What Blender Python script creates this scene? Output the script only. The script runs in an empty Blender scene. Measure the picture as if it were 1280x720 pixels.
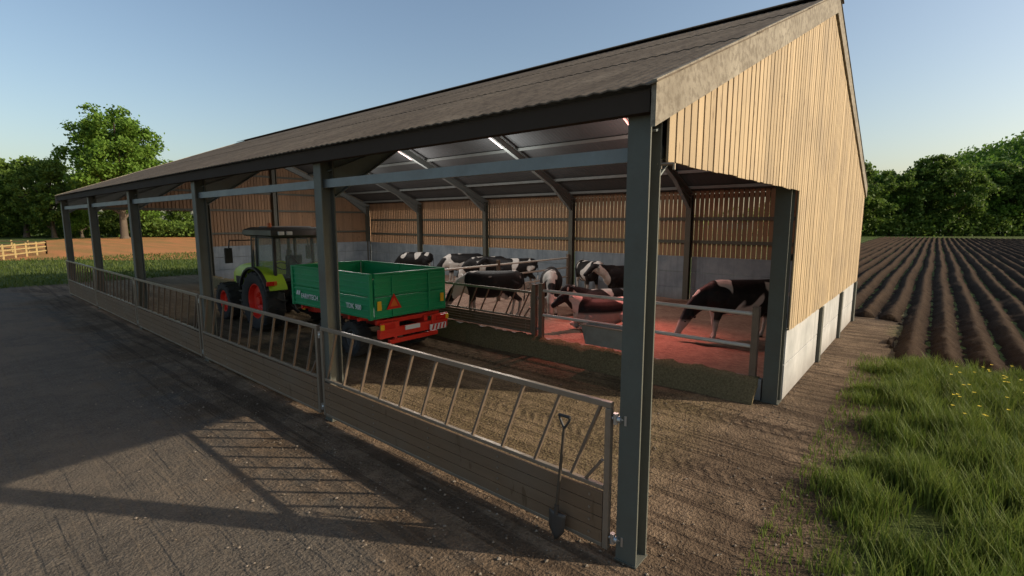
import bpy, math, random
import numpy as np
from mathutils import Vector, Matrix, Euler
random.seed(7); rng=np.random.default_rng(7)
S=bpy.context.scene
S.view_settings.view_transform='Standard'; S.view_settings.look='None'; S.view_settings.exposure=0
COL=S.collection
ZOOM=None
# ------------------------------------------------------------------ mesh builder
class MB:
    def __init__(s): s.v=[];s.f=[];s.m=[]
    def add(s,vs,fs,mi=0):
        o=len(s.v); s.v+= [tuple(p) for p in vs]; s.f+=[tuple(i+o for i in f) for f in fs]; s.m+=[mi]*len(fs)
    def box(s,c,d,rot=None,mi=0):
        c=Vector(c); vs=[]
        for x in(-.5,.5):
            for y in(-.5,.5):
                for z in(-.5,.5):
                    p=Vector((x*d[0],y*d[1],z*d[2]))
                    if rot is not None: p=rot@p
                    vs.append(c+p)
        s.add(vs,[(0,1,3,2),(4,6,7,5),(0,4,5,1),(2,3,7,6),(0,2,6,4),(1,5,7,3)],mi)
    def frame(s,p1,p2,up):
        t=(Vector(p2)-Vector(p1)).normalized(); u=Vector(up); a=t.cross(u)
        if a.length<1e-4: a=t.cross(Vector((1,0,0)))
        a.normalize(); b=a.cross(t).normalized(); return a,b
    def prof(s,pts,p1,p2,up=(0,0,1),mi=0):
        a,b=s.frame(p1,p2,up);p1=Vector(p1);p2=Vector(p2);n=len(pts)
        vs=[p1+a*x+b*y for x,y in pts]+[p2+a*x+b*y for x,y in pts]
        fs=[(i,(i+1)%n,(i+1)%n+n,i+n) for i in range(n)]+[tuple(range(n-1,-1,-1)),tuple(range(n,2*n))]
        s.add(vs,fs,mi)
    def beam(s,p1,p2,w,h,up=(0,0,1),mi=0):
        s.prof([(-w/2,-h/2),(w/2,-h/2),(w/2,h/2),(-w/2,h/2)],p1,p2,up,mi)
    def ibeam(s,p1,p2,w,h,t=.018,up=(0,0,1),mi=0):
        s.beam2(p1,p2,w,t,h/2-t/2,up,mi); s.beam2(p1,p2,w,t,-h/2+t/2,up,mi); s.beam(p1,p2,t*.8,h-2*t-.002,up,mi)
    def beam2(s,p1,p2,w,t,off,up,mi):
        s.prof([(-w/2,off-t/2),(w/2,off-t/2),(w/2,off+t/2),(-w/2,off+t/2)],p1,p2,up,mi)
    def cyl(s,p1,p2,r1,r2=None,n=14,mi=0):
        r2=r1 if r2 is None else r2
        a,b=s.frame(p1,p2,(0,0,1));p1=Vector(p1);p2=Vector(p2)
        vs=[p1+(a*math.cos(k*2*math.pi/n)+b*math.sin(k*2*math.pi/n))*r1 for k in range(n)]+[p2+(a*math.cos(k*2*math.pi/n)+b*math.sin(k*2*math.pi/n))*r2 for k in range(n)]
        s.add(vs,[(i,(i+1)%n,(i+1)%n+n,i+n) for i in range(n)]+[tuple(range(n-1,-1,-1)),tuple(range(n,2*n))],mi)
    def tube(s,pts,r,n=10,mi=0):
        for i in range(len(pts)-1): s.cyl(pts[i],pts[i+1],r,n=n,mi=mi)
    def lathe(s,prof,c,n=40,mi=0):
        m=len(prof);vs=[]
        for k in range(n):
            a=2*math.pi*k/n
            for x,r in prof: vs.append((c[0]+x,c[1]+r*math.cos(a),c[2]+r*math.sin(a)))
        fs=[(k*m+i,k*m+(i+1)%m,((k+1)%n)*m+(i+1)%m,((k+1)%n)*m+i) for k in range(n) for i in range(m)]
        s.add(vs,fs,mi)
    def loft(s,secs,n=16,mi=0):
        P=[Vector(q[:3]) for q in secs];rings=[]
        for i,q in enumerate(secs):
            t=(P[min(i+1,len(P)-1)]-P[max(i-1,0)]).normalized()
            lat=Vector((0,1,0)); lat=(lat-t*lat.dot(t))
            if lat.length<.2: lat=Vector((1,0,0))-t*t.x
            lat.normalize(); up=t.cross(lat)
            rings.append([P[i]+lat*q[3]*math.cos(k*2*math.pi/n)+up*q[4]*math.sin(k*2*math.pi/n) for k in range(n)])
        vs=[p for r in rings for p in r];L=len(secs)
        fs=[(i*n+k,i*n+(k+1)%n,(i+1)*n+(k+1)%n,(i+1)*n+k) for i in range(L-1) for k in range(n)]
        fs+=[tuple(range(n-1,-1,-1)),tuple((L-1)*n+k for k in range(n))]
        s.add(vs,fs,mi)
    def mesh(s,name,mats,smooth=None):
        me=bpy.data.meshes.new(name); me.from_pydata(s.v,[],s.f)
        for m in mats: me.materials.append(m)
        if len(mats)>1: me.polygons.foreach_set('material_index',s.m)
        me.update()
        import bmesh
        bm=bmesh.new();bm.from_mesh(me);bmesh.ops.recalc_face_normals(bm,faces=bm.faces);bm.to_mesh(me);bm.free()
        if smooth:
            me.polygons.foreach_set('use_smooth',[True]*len(me.polygons)); me.set_sharp_from_angle(angle=math.radians(smooth))
        return me
    def obj(s,name,mats,parent=None,loc=(0,0,0),rot=None,smooth=None,bevel=0):
        if not isinstance(mats,(list,tuple)): mats=[mats]
        o=bpy.data.objects.new(name,s.mesh(name,mats,smooth)); COL.objects.link(o); o.location=loc
        if rot: o.rotation_euler=rot
        if parent: o.parent=parent
        if bevel:
            b=o.modifiers.new('b','BEVEL');b.width=bevel;b.segments=2;b.limit_method='ANGLE';b.angle_limit=.6
        return o
def empty(name,loc,label,cat,group=None,rot=0):
    o=bpy.data.objects.new(name,None);COL.objects.link(o);o.location=loc;o.rotation_euler=(0,0,rot);o.empty_display_size=.3
    o['label']=label;o['category']=cat
    if group:o['group']=group
    return o
def tag(o,label,cat,group=None):
    o['label']=label;o['category']=cat
    if group:o['group']=group
def child(name,me,parent,loc=(0,0,0),rot=(0,0,0)):
    o=bpy.data.objects.new(name,me);COL.objects.link(o);o.parent=parent;o.location=loc;o.rotation_euler=rot;return o
def npmesh(name,verts,faces_flat,loop_tot,mats,smooth=False):
    me=bpy.data.meshes.new(name);nv=len(verts);nl=len(faces_flat);nf=len(loop_tot)
    me.vertices.add(nv);me.vertices.foreach_set('co',np.asarray(verts,dtype=np.float32).ravel())
    me.loops.add(nl);me.loops.foreach_set('vertex_index',np.asarray(faces_flat,dtype=np.int32))
    me.polygons.add(nf);st=np.concatenate([[0],np.cumsum(loop_tot)[:-1]]).astype(np.int32)
    me.polygons.foreach_set('loop_start',st)
    try: me.polygons.foreach_set('loop_total',np.asarray(loop_tot,dtype=np.int32))
    except Exception: pass
    for m in mats: me.materials.append(m)
    if smooth: me.polygons.foreach_set('use_smooth',[True]*nf)
    me.update(calc_edges=True);me.validate();return me
# ------------------------------------------------------------------ materials
class N:
    def __init__(s,name):
        s.mat=bpy.data.materials.new(name);s.mat.use_nodes=True;s.t=s.mat.node_tree;s.p=s.t.nodes['Principled BSDF'];s.out=s.t.nodes['Material Output']
    def n(s,t,**k):
        x=s.t.nodes.new(t)
        for a,b in k.items(): setattr(x,a,b)
        return x
    def l(s,a,b): s.t.links.new(a,b)
    def put(s,sock,v):
        if isinstance(v,bpy.types.NodeSocket): s.l(v,sock)
        elif v is not None:
            if isinstance(v,(tuple,list)) and len(v)==3 and len(sock.default_value)==4: v=(*v,1)
            sock.default_value=v
    def obj(s): return s.n('ShaderNodeTexCoord').outputs['Object']
    def pos(s): return s.n('ShaderNodeNewGeometry').outputs['Position']
    def noise(s,vec,sc,det=3,rough=.6,dist=0,w=None):
        x=s.n('ShaderNodeTexNoise')
        if w is not None: x.noise_dimensions='4D'; s.put(x.inputs['W'],w)
        s.put(x.inputs['Vector'],vec);x.inputs['Scale'].default_value=sc;x.inputs['Detail'].default_value=min(det,4);x.inputs['Roughness'].default_value=rough;x.inputs['Distortion'].default_value=dist
        return x.outputs['Fac']
    def ramp(s,f,stops,const=False):
        x=s.n('ShaderNodeValToRGB');s.l(f,x.inputs[0]);e=x.color_ramp.elements
        if const:x.color_ramp.interpolation='CONSTANT'
        while len(e)<len(stops): e.new(.5)
        for i,(p,c) in enumerate(stops):
            e[i].position=p; c=(c,c,c) if not isinstance(c,(tuple,list)) else c; e[i].color=(*c,1)
        return x.outputs['Color']
    def mix(s,f,a,b,mode='MIX'):
        x=s.n('ShaderNodeMix',data_type='RGBA',blend_type=mode);s.put(x.inputs[0],f);s.put(x.inputs[6],a);s.put(x.inputs[7],b);return x.outputs[2]
    def math(s,op,a,b=None,c=None,clamp=False):
        x=s.n('ShaderNodeMath',operation=op,use_clamp=clamp);s.put(x.inputs[0],a)
        if b is not None:s.put(x.inputs[1],b)
        if c is not None:s.put(x.inputs[2],c)
        return x.outputs[0]
    def sep(s,v):
        x=s.n('ShaderNodeSeparateXYZ');s.l(v,x.inputs[0]);return x.outputs
    def scale(s,v,k):
        x=s.n('ShaderNodeMapping');s.l(v,x.inputs[0]);x.inputs['Scale'].default_value=k;return x.outputs[0]
    def bump(s,h,st,d=.02,prev=None):
        x=s.n('ShaderNodeBump');s.l(h,x.inputs['Height']);x.inputs['Strength'].default_value=st;x.inputs['Distance'].default_value=d
        if prev:s.l(prev,x.inputs['Normal'])
        return x.outputs[0]
    def done(s,col=None,rough=None,metal=None,nrm=None,spec=None,**k):
        s.put(s.p.inputs['Base Color'],col)
        if rough is not None:s.put(s.p.inputs['Roughness'],rough)
        if metal is not None:s.put(s.p.inputs['Metallic'],metal)
        if nrm is not None:s.l(nrm,s.p.inputs['Normal'])
        if spec is not None:s.put(s.p.inputs['Specular IOR Level'],spec)
        for a,b in k.items(): s.put(s.p.inputs[a.replace('_',' ')],b)
        return s.mat
def paint(name,c,rough=.4,metal=0,dirt=.3,sc=3,dc=(.12,.09,.06),bump=.05,spec=None):
    m=N(name);o=m.obj();f=m.noise(o,sc,4,.65);g=m.noise(o,sc*9,2)
    col=m.mix(m.math('MULTIPLY',m.ramp(f,[(.4,0),(.75,1)]),dirt),c,dc)
    col=m.mix(m.math('MULTIPLY',g,.35),col,tuple(x*.6 for x in c))
    return m.done(col,m.math('MULTIPLY_ADD',f,.3,rough-.1),metal,m.bump(g,bump,.01) if bump else None,spec)
STEEL=paint('painted_steel',(.118,.122,.10),.52,.06,.5,2.5,(.11,.088,.062),spec=.3)
STEELI=paint('rafter_steel',(.24,.27,.265),.5,.06,.35,2.5,(.16,.14,.11),spec=.35)
STEELD=paint('dark_steel',(.055,.042,.032),.8,.0,.3,2.5,(.06,.045,.033),spec=.12)
GALV=paint('galvanised_steel',(.33,.27,.205),.32,.45,.45,5,(.16,.11,.072))
BARS=paint('gate_bar_steel',(.22,.165,.12),.4,.3,.45,5,(.12,.078,.048))
BRIGHT=paint('bright_zinc',(.6,.6,.58),.3,.8,.15,5)
LIME=paint('lime_paint',(.42,.62,.03),.33,0,.1)
GREEN=paint('green_paint',(.006,.33,.125),.35,0,.15,4)
RED=paint('red_paint',(.8,.04,.02),.33,0,.1)
BLACK=paint('black_plastic',(.022,.022,.022),.5,0,.3)
TYRE=paint('tyre_rubber',(.026,.025,.024),.8,0,.5,4,(.1,.08,.055))
WHITE=paint('white_paint',(.8,.8,.77),.4,0,.05)
LGREY=paint('light_grey_plastic',(.4,.41,.41),.45,0,.2)
DGREY=paint('dark_rim_paint',(.09,.09,.09),.45,0,.3)
YEL=paint('yellow_lens',(.85,.5,.02),.3,0,.05)
ORANGE=paint('orange_lens',(.75,.16,.02),.3,0,.05)
REDL=paint('red_lens',(.65,.02,.01),.25,0,.05)
SEATM=paint('seat_fabric',(.03,.03,.035),.9)
GLASS=N('cab_glass').done((.3,.37,.36),.03,0,Alpha=.22)
def wood(name,c1,c2,ax=(1,1,.12),isl=.5,rough=.75):
    m=N(name);o=m.obj();st=m.scale(o,(18*ax[0],18*ax[1],18*ax[2]));g=m.noise(st,1,4,.7,.5);big=m.noise(o,.8,3)
    r=m.n('ShaderNodeNewGeometry').outputs['Random Per Island']
    col=m.mix(g,c1,c2);col=m.mix(m.math('MULTIPLY',r,isl),col,tuple(x*.45 for x in c1))
    col=m.mix(m.math('MULTIPLY',m.ramp(big,[(.45,0),(.7,1)]),.35),col,(.18,.145,.11))
    kn=m.noise(m.scale(o,(5,5,1.4)),2,2); col=m.mix(m.math('MULTIPLY',m.ramp(kn,[(.66,0),(.72,1)]),.6),col,(.1,.06,.03))
    return m.done(col,rough,0,m.bump(g,.3,.008),.2)
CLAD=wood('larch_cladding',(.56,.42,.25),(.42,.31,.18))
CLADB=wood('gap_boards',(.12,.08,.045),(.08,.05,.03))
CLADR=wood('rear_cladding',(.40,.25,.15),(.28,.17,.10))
BOARD=wood('gate_planks',(.26,.165,.095),(.15,.092,.055),(1,.1,1),.4,.7)
RAILW=wood('fence_timber',(.5,.37,.15),(.35,.25,.11),(.1,.1,1))
def m_conc(name,c1,c2):
    m=N(name);o=m.obj();a=m.noise(o,1.3,4,.65);b=m.noise(o,25,4);st=m.noise(m.scale(o,(6,6,.4)),1,4)
    col=m.ramp(a,[(.3,c1),(.7,c2)]);col=m.mix(m.math('MULTIPLY',m.ramp(st,[(.5,0),(.75,1)]),.5),col,tuple(x*.55 for x in c1))
    z=m.sep(o)[2];low=m.math('SUBTRACT',.5,z,clamp=True);col=m.mix(low,col,(.17,.135,.1))
    return m.done(col,.85,0,m.bump(b,.35,.01),.25)
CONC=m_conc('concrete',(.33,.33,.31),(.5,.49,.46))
CONCB=m_conc('shaded_concrete',(.17,.21,.245),(.29,.335,.365))  # same concrete, with the bluish interior shade put into its colour
def m_roof():
    m=N('fibre_cement_roof');o=m.obj();a=m.noise(o,.7,4,.7);b=m.noise(o,9,4,.7);st=m.noise(m.scale(o,(.3,5,.3)),1,4)
    col=m.ramp(a,[(.3,(.11,.085,.062)),(.55,(.16,.126,.09)),(.75,(.22,.178,.13))])
    col=m.mix(m.math('MULTIPLY',m.ramp(b,[(.48,0),(.62,1)]),.65),col,(.065,.05,.036))
    col=m.mix(m.math('MULTIPLY',m.ramp(st,[(.45,0),(.7,1)]),.5),col,(.085,.065,.046))
    return m.done(col,.95,0,m.bump(b,.6,.015),.12)
ROOF=m_roof()
UNDER=paint('roof_underside',(.12,.13,.135),.9,0,.4,1.2,(.08,.08,.08),spec=.1)
def m_barge():
    m=N('bargeboard');o=m.obj();a=m.noise(o,1.6,4,.7);b=m.noise(o,14,4,.7)
    col=m.ramp(a,[(.3,(.2,.17,.125)),(.7,(.34,.30,.23))]);col=m.mix(m.math('MULTIPLY',m.ramp(b,[(.45,0),(.6,1)]),.65),col,(.13,.105,.075))
    return m.done(col,.85,0,m.bump(b,.4,.01),.2)
BARGE=m_barge()
def m_ground():
    m=N('ground_surface');o=m.pos();X,Y,Z=m.sep(o)
    n1=m.noise(o,.55,3,.65);n2=m.noise(o,3.5,4,.7);n3=m.noise(o,28,4,.75)
    w=m.math('MULTIPLY',m.math('ADD',m.math('SUBTRACT',n1,.5),m.math('MULTIPLY',m.math('SUBTRACT',n2,.5),.5)),2.6)
    d=m.ramp(n2,[(.3,(.095,.065,.041)),(.5,(.18,.124,.079)),(.7,(.27,.19,.122))])
    d=m.mix(m.math('MULTIPLY',m.ramp(n3,[(.45,0),(.65,1)]),.5),d,(.31,.225,.148))
    d=m.mix(m.math('MULTIPLY',m.ramp(n1,[(.42,0),(.58,1)]),.6),d,(.085,.058,.036))
    tr=m.noise(m.scale(o,(4.5,.22,1)),1,3,.6);trc=m.ramp(tr,[(.5,0),(.56,1)]);d=m.mix(m.math('MULTIPLY',trc,.6),d,(.06,.04,.026))
    rut=m.math('ABSOLUTE',m.math('SUBTRACT',m.math('ABSOLUTE',m.math('SUBTRACT',m.math('ADD',X,m.math('MULTIPLY',w,.12)),3.1)),.92))
    rm=m.ramp(rut,[(.17,1),(.3,0)])
    yv=m.math('MULTIPLY',m.math('ADD',Y,m.math('MULTIPLY',rut,.7)),34);tb=m.math('MULTIPLY_ADD',m.math('SINE',yv),.5,.5)
    rmm=m.math('MULTIPLY',rm,m.ramp(n1,[(.3,1.0),(.65,.35)]))
    d=m.mix(m.math('MULTIPLY',rmm,m.math('MULTIPLY_ADD',tb,.55,.3)),d,(.045,.03,.02))
    ins=m.math('MULTIPLY',m.ramp(m.math('ADD',X,m.math('MULTIPLY',w,.4)),[(.1,0),(.9,1)]),m.ramp(Y,[(.2,0),(1,1)]))
    d=m.mix(m.math('MULTIPLY',ins,m.ramp(n3,[(.42,0),(.6,.5)])),d,(.25,.195,.09))
    v=m.n('ShaderNodeTexVoronoi');m.l(o,v.inputs['Vector']);v.inputs['Scale'].default_value=75
    a=m.mix(m.sep(v.outputs['Color'])[0],(.07,.058,.046),(.2,.17,.135));a=m.mix(.5,a,m.ramp(n2,[(.3,(.07,.058,.046)),(.7,(.14,.118,.092))]))
    a=m.mix(m.math('MULTIPLY',m.ramp(n1,[(.42,0),(.62,1)]),.5),a,(.19,.148,.106))
    am=m.ramp(m.math('ADD',m.math('MULTIPLY',m.math('ADD',X,1.35),.8),m.math('ADD',w,.5)),[(.1,1),(.9,0)])
    c=m.mix(am,d,a)
    g=m.ramp(n2,[(.3,(.03,.05,.010)),(.6,(.065,.10,.02)),(.8,(.14,.145,.045))])
    g=m.mix(m.math('MULTIPLY',m.ramp(m.noise(o,.08,3),[(.4,0),(.65,1)]),.5),g,(.12,.13,.045))
    yy=m.math('ADD',Y,m.math('MULTIPLY',w,.5));xx=m.math('ADD',X,w)
    g1=m.ramp(m.math('MULTIPLY_ADD',yy,-1.6,-1.7),[(0,0),(1,1)])
    isx=m.ramp(m.math('ADD',xx,.2),[(0,0),(1,1)])
    g1=m.math('MULTIPLY',g1,isx)
    g2=m.ramp(m.math('SUBTRACT',yy,31),[(0,0),(1,1)])
    g3=m.ramp(m.math('SUBTRACT',xx,17),[(0,0),(1,1)])
    gm=m.math('MAXIMUM',m.math('MAXIMUM',g1,g2),g3)
    c=m.mix(gm,c,g)
    h=m.math('ADD',m.math('MULTIPLY',n3,.9),m.math('SUBTRACT',m.math('MULTIPLY',n2,2.0),m.math('MULTIPLY',trc,.4)))
    h=m.math('SUBTRACT',h,m.math('MULTIPLY',m.math('MULTIPLY',rmm,tb),.6))
    return m.done(c,.95,0,m.bump(h,.85,.06),.12)
GROUND=m_ground()
def m_soil(name,c1,c2,c3,usez=True):
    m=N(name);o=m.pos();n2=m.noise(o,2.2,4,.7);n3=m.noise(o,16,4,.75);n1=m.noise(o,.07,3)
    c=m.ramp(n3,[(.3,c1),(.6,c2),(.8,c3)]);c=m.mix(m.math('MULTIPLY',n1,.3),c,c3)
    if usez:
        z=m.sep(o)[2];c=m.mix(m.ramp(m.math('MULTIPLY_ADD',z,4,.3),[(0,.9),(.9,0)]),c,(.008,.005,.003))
    else:
        s=m.noise(m.scale(o,(.5,.06,1)),1,3);c=m.mix(m.math('MULTIPLY',m.ramp(s,[(.4,0),(.6,1)]),.5),c,(.16,.15,.05))
    return m.done(c,1,0,m.bump(m.math('ADD',n3,n2),.6,.05),.05)
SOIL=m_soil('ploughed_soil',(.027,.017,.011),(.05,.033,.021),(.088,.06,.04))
SOILR=m_soil('red_soil',(.3,.12,.045),(.42,.18,.07),(.5,.26,.12),False)
def m_leaf(name,c1,c2,c3,isl=True,tr=.35):
    m=N(name);o=m.pos();n=m.noise(o,.45,2);r=m.n('ShaderNodeNewGeometry').outputs['Random Per Island']
    c=m.ramp(n,[(.3,c1),(.7,c2)]);c=m.mix(m.math('MULTIPLY',r,.55),c,c3)
    t=m.n('ShaderNodeBsdfTranslucent');m.put(t.inputs[0],c);a=m.n('ShaderNodeMixShader');a.inputs[0].default_value=tr
    m.done(c,.6,spec=.2);m.l(m.p.outputs[0],a.inputs[1]);m.l(t.outputs[0],a.inputs[2]);m.l(a.outputs[0],m.out.inputs[0]);return m.mat
LEAF=m_leaf('tree_leaves',(.06,.13,.014),(.115,.22,.025),(.19,.29,.05))
LEAFD=m_leaf('dark_tree_leaves',(.055,.105,.018),(.11,.18,.028),(.18,.25,.045))
GRASS=m_leaf('grass_blades',(.055,.105,.012),(.115,.175,.025),(.25,.26,.07))
GRASSM=m_leaf('meadow_blades',(.04,.07,.012),(.075,.115,.02),(.14,.16,.04))
BARK=wood('bark',(.12,.09,.065),(.06,.045,.03),(1,1,.3),0)
def m_bed():
    m=N('straw_bedding');o=m.pos();n=m.noise(o,3,4,.7);s=m.noise(m.scale(o,(30,8,10)),1,4,.8)
    c=m.ramp(s,[(.3,(.2,.125,.095)),(.55,(.4,.27,.2)),(.75,(.56,.43,.33))]);c=m.mix(m.ramp(n,[(.4,0),(.7,.6)]),c,(.19,.115,.09))
    return m.done(c,.9,0,m.bump(s,.8,.04),.2)
BED=m_bed()
def m_feed():
    m=N('silage');o=m.pos();s=m.noise(o,28,4,.85);n=m.noise(o,2,3)
    c=m.ramp(s,[(.3,(.12,.09,.042)),(.5,(.28,.215,.11)),(.75,(.46,.37,.2))]);c=m.mix(m.math('MULTIPLY',n,.4),c,(.18,.135,.07))
    return m.done(c,.95,0,m.bump(s,1,.05),.15)
FEED=m_feed()
def m_cow(name,dark):
    m=N(name);o=m.obj();r=m.n('ShaderNodeObjectInfo').outputs['Random']
    n=m.noise(m.scale(o,(1.2,.85,.9)),1.45,2,.35,.4,w=m.math('MULTIPLY',r,37))
    fac=m.ramp(n,[(.545,0),(.56,1)])
    X,Y,Z=m.sep(o)
    c=m.mix(fac,dark,(.68,.65,.6))
    leg=m.ramp(m.math('MULTIPLY_ADD',Z,-1,1.0),[(.46,0),(.54,1)]); c=m.mix(m.math('MULTIPLY',leg,.8),c,(.55,.5,.44))
    hoof=m.ramp(Z,[(.05,1),(.07,0)]);c=m.mix(hoof,c,(.05,.04,.03))
    dirt=m.noise(o,6,4,.7);c=m.mix(m.math('MULTIPLY',m.ramp(dirt,[(.5,0),(.7,1)]),.15),c,(.12,.09,.06))
    return m.done(c,.6,0,spec=.3)
COWB=m_cow('black_white_hide',(.010,.010,.011))
EYE=N('cow_eye').done((.01,.008,.006),.1)
# ------------------------------------------------------------------ dims
b=5.2;NB=5;D=14.77;LEN=b*NB;ZE=4.2;ZA=7.2;XR=D/2;SL=(ZA-ZE)/XR
def zr(x): return ZE+SL*(XR-abs(x-XR))
# ------------------------------------------------------------------ ground
m=MB();m.add([(-400,-400,-.005),(600,-400,-.005),(600,600,-.005),(-400,600,-.005)],[(0,1,2,3)])
g=m.obj('ground',GROUND);g['kind']='structure'
def heights(nx,ny,sc,seed):
    r=np.random.default_rng(seed);a=np.zeros((nx,ny))
    for s_,w in sc:
        k=r.normal(size=(nx,ny))
        for _ in range(s_):
            k=(k+np.roll(k,1,0)+np.roll(k,-1,0)+np.roll(k,1,1)+np.roll(k,-1,1))/5
        a+=w*k/k.std()
    return a
xs=[9.6]
while xs[-1]<118: xs.append(xs[-1]+max(.12,(xs[-1]-6)*.014))
xs=np.array(xs);ys=np.arange(-46,8.01,.075);NX,NY=len(xs),len(ys)
XX,YY=np.meshgrid(xs,ys,indexing='ij')
hh=heights(NX,NY,[(1,.6),(3,.4)],3)
wob=.03*np.sin(XX*.35)+.03*np.sin(XX*.11+2)
ph=((YY+wob)/.66)%1.0
tri=1-np.abs(ph-.5)*2
ZZ=-.03+.24*tri**.9+.026*hh
edge=-1.25+.12*np.sin(XX*1.7)+np.clip((XX-15.5)/2,0,1)*7.4
ZZ=np.where(YY>edge,-.12,ZZ); ed=np.clip((XX-9.6-.35*np.abs(np.sin(YY*2.1)))/.5,0,1);ZZ=ZZ*ed-.1*(1-ed)
idx=np.arange(NX*NY).reshape(NX,NY)
F=np.stack([idx[:-1,:-1],idx[1:,:-1],idx[1:,1:],idx[:-1,1:]],-1).reshape(-1,4)
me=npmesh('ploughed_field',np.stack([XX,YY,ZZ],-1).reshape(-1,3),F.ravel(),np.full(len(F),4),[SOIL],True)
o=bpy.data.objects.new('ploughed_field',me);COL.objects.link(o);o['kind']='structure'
m=MB();rr=random.Random(3)
pl=[(-6,64),(8,46),(20,41),(34,40),(75,80),(60,128),(12,118)];pp=[]
for i in range(len(pl)):
    a,c=pl[i],pl[(i+1)%len(pl)]
    for t in range(8): pp.append((a[0]+(c[0]-a[0])*t/8+rr.uniform(-.8,.8),a[1]+(c[1]-a[1])*t/8+rr.uniform(-.8,.8),.01))
m.add(pp,[tuple(range(len(pp)))])
o=m.obj('soil_field',SOILR);o['kind']='structure'
# ------------------------------------------------------------------ barn
barn=empty('barn',(0,0,0),'open-fronted steel cattle barn with timber-clad gables and fibre roof','barn')
fy=[.07]+[k*b for k in range(1,NB)]+[LEN-.07]
for k,y in enumerate(fy):
    m=MB();m.ibeam((0,y,0),(0,y,zr(0)-.12),.2,.22,.02,up=(1,0,0));m.box((0,y,.006),(.24,.22,.012))
    m.obj('post',STEEL,barn)
    m=MB();m.ibeam((D-.22,y,0),(D-.22,y,zr(D)-.12),.2,.22,.02,up=(1,0,0));m.obj('post',STEEL,barn)
    for sgn in(0,1):
        x0,x1=(.0,XR) if sgn==0 else (D-.1,XR)
        dz=-.24
        m=MB();m.ibeam((x0,y,zr(x0)+dz),(x1,y,zr(x1)+dz),.15,.26,.016,up=(0,0,1))
        xa=x0+(.12 if sgn==0 else -.12);xb=x0+(1.7 if sgn==0 else -1.7)
        vs=[(xa,y-.01,zr(xa)+dz-.1),(xb,y-.01,zr(xb)+dz-.1),(xa,y-.01,zr(xa)+dz-.55)]
        vs+=[(p[0],y+.01,p[2]) for p in vs];m.add(vs,[(0,1,2),(5,4,3),(0,3,4,1),(1,4,5,2),(2,5,3,0)])
        m.beam((xa,y,zr(xa)+dz-.55),(xb,y,zr(xb)+dz-.12),.14,.015)
        m.obj('rafter',STEELI,barn)
for gy in(.1,LEN-.1):
    for x,zt in((5.3,zr(5.3)-.3),(8.7,zr(8.7)-.3),(11.75,zr(11.75)-.3)):
        m=MB();m.ibeam((x,gy,0),(x,gy,zt),.24,.26,.02,up=(1,0,0));m.box((x,gy,.006),(.28,.28,.012))
        if x>6 and gy<1: m.box((x,-.075,.62),(.2,.06,1.24))
        m.obj('post',STEEL,barn)
m=MB();m.box((D-.05,-.075,.62),(.22,.06,1.24));m.obj('post',STEEL,barn)
px=[.45,1.6,2.8,4.0,5.2,6.4,7.15]
for x in px+[D-q for q in px]:
    m=MB();m.beam((x,-.02,zr(x)-.06),(x,LEN+.02,zr(x)-.06),.06,.1);m.obj('purlin',STEELI,barn)
m=MB();m.beam((0.0,.18,3.66),(0,LEN-.18,3.66),.06,.12);m.obj('eave_rail',STEELI,barn)
m=MB();m.prof([(-.05,-.085),(.05,-.085),(.05,.085),(.038,.085),(.038,-.07),(-.038,-.07),(-.038,.085),(-.05,.085)],(-.16,-.06,4.035),(-.16,LEN+.06,4.035));m.obj('gutter',STEELD,barn)
m=MB();m.beam((D+.17,-.06,4.03),(D+.17,LEN+.06,4.03),.12,.16);m.obj('gutter',STEELD,barn)
for z in (2.35,3.2):
    m=MB();m.beam((D-.03,.2,z),(D-.03,LEN-.2,z),.06,.12);m.obj('wall_rail',STEEL,barn)
def slope(sgn):
    m=MB();ys=np.arange(-.14,LEN+.141,.035);n=len(ys);nrow=3
    for i in range(nrow):
        s0=i/nrow;s1=(i+1)/nrow+(.03 if i<nrow-1 else 0)
        vs=[]
        for (s_,lift) in((s0,.012),(s1,.0)):
            for th in(0,-.012):
                for y in ys:
                    x=-.26+s_*(XR+.26);z=zr(0)+SL*x+.035+.006*math.cos(y/.14*2*math.pi)+lift+th+.012
                    if sgn: x=D-x
                    vs.append((x,y,z))
        k0=len(m.f)
        fs=[];mi=[]
        for j in range(n-1):
            fs+=[(j,j+1,2*n+j+1,2*n+j),(n+j,3*n+j,3*n+j+1,n+j+1),(j,n+j,n+j+1,j+1)];mi+=[0,1,0]
        fs+=[(0,2*n,3*n,n),(n-1,2*n-1,4*n-1,3*n-1)];mi+=[0,0]
        m.add(vs,fs);m.m[k0:]=mi
    return m.obj('roof',[ROOF,UNDER],barn,smooth=50)
slope(0);slope(1)
m=MB()
m.beam((XR-.17,-.16,zr(XR)+.05),(XR-.17,LEN+.16,zr(XR)+.05),.36,.02,up=(-SL,0,1));m.beam((XR+.17,-.16,zr(XR)+.05),(XR+.17,LEN+.16,zr(XR)+.05),.36,.02,up=(SL,0,1));m.obj('ridge_cap',ROOF,barn)
for y in(-.105,LEN+.105):
    for sg in(0,1):
        xa,xb=-.24,XR;f=(lambda x:x) if sg==0 else (lambda x:D-x)
        za=zr(0)+SL*xa+.075;zb=ZA+.075;h=.35
        vs=[(f(xa),y-.02,za),(f(xb),y-.02,zb),(f(xb),y-.02,zb-h),(f(xa),y-.02,za-h)];vs+=[(p[0],y+.02,p[2]) for p in vs]
        m=MB();m.add(vs,[(0,1,2,3),(7,6,5,4),(0,4,5,1),(1,5,6,2),(2,6,7,3),(3,7,4,0)]);m.obj('bargeboard',BARGE,barn)
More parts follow.
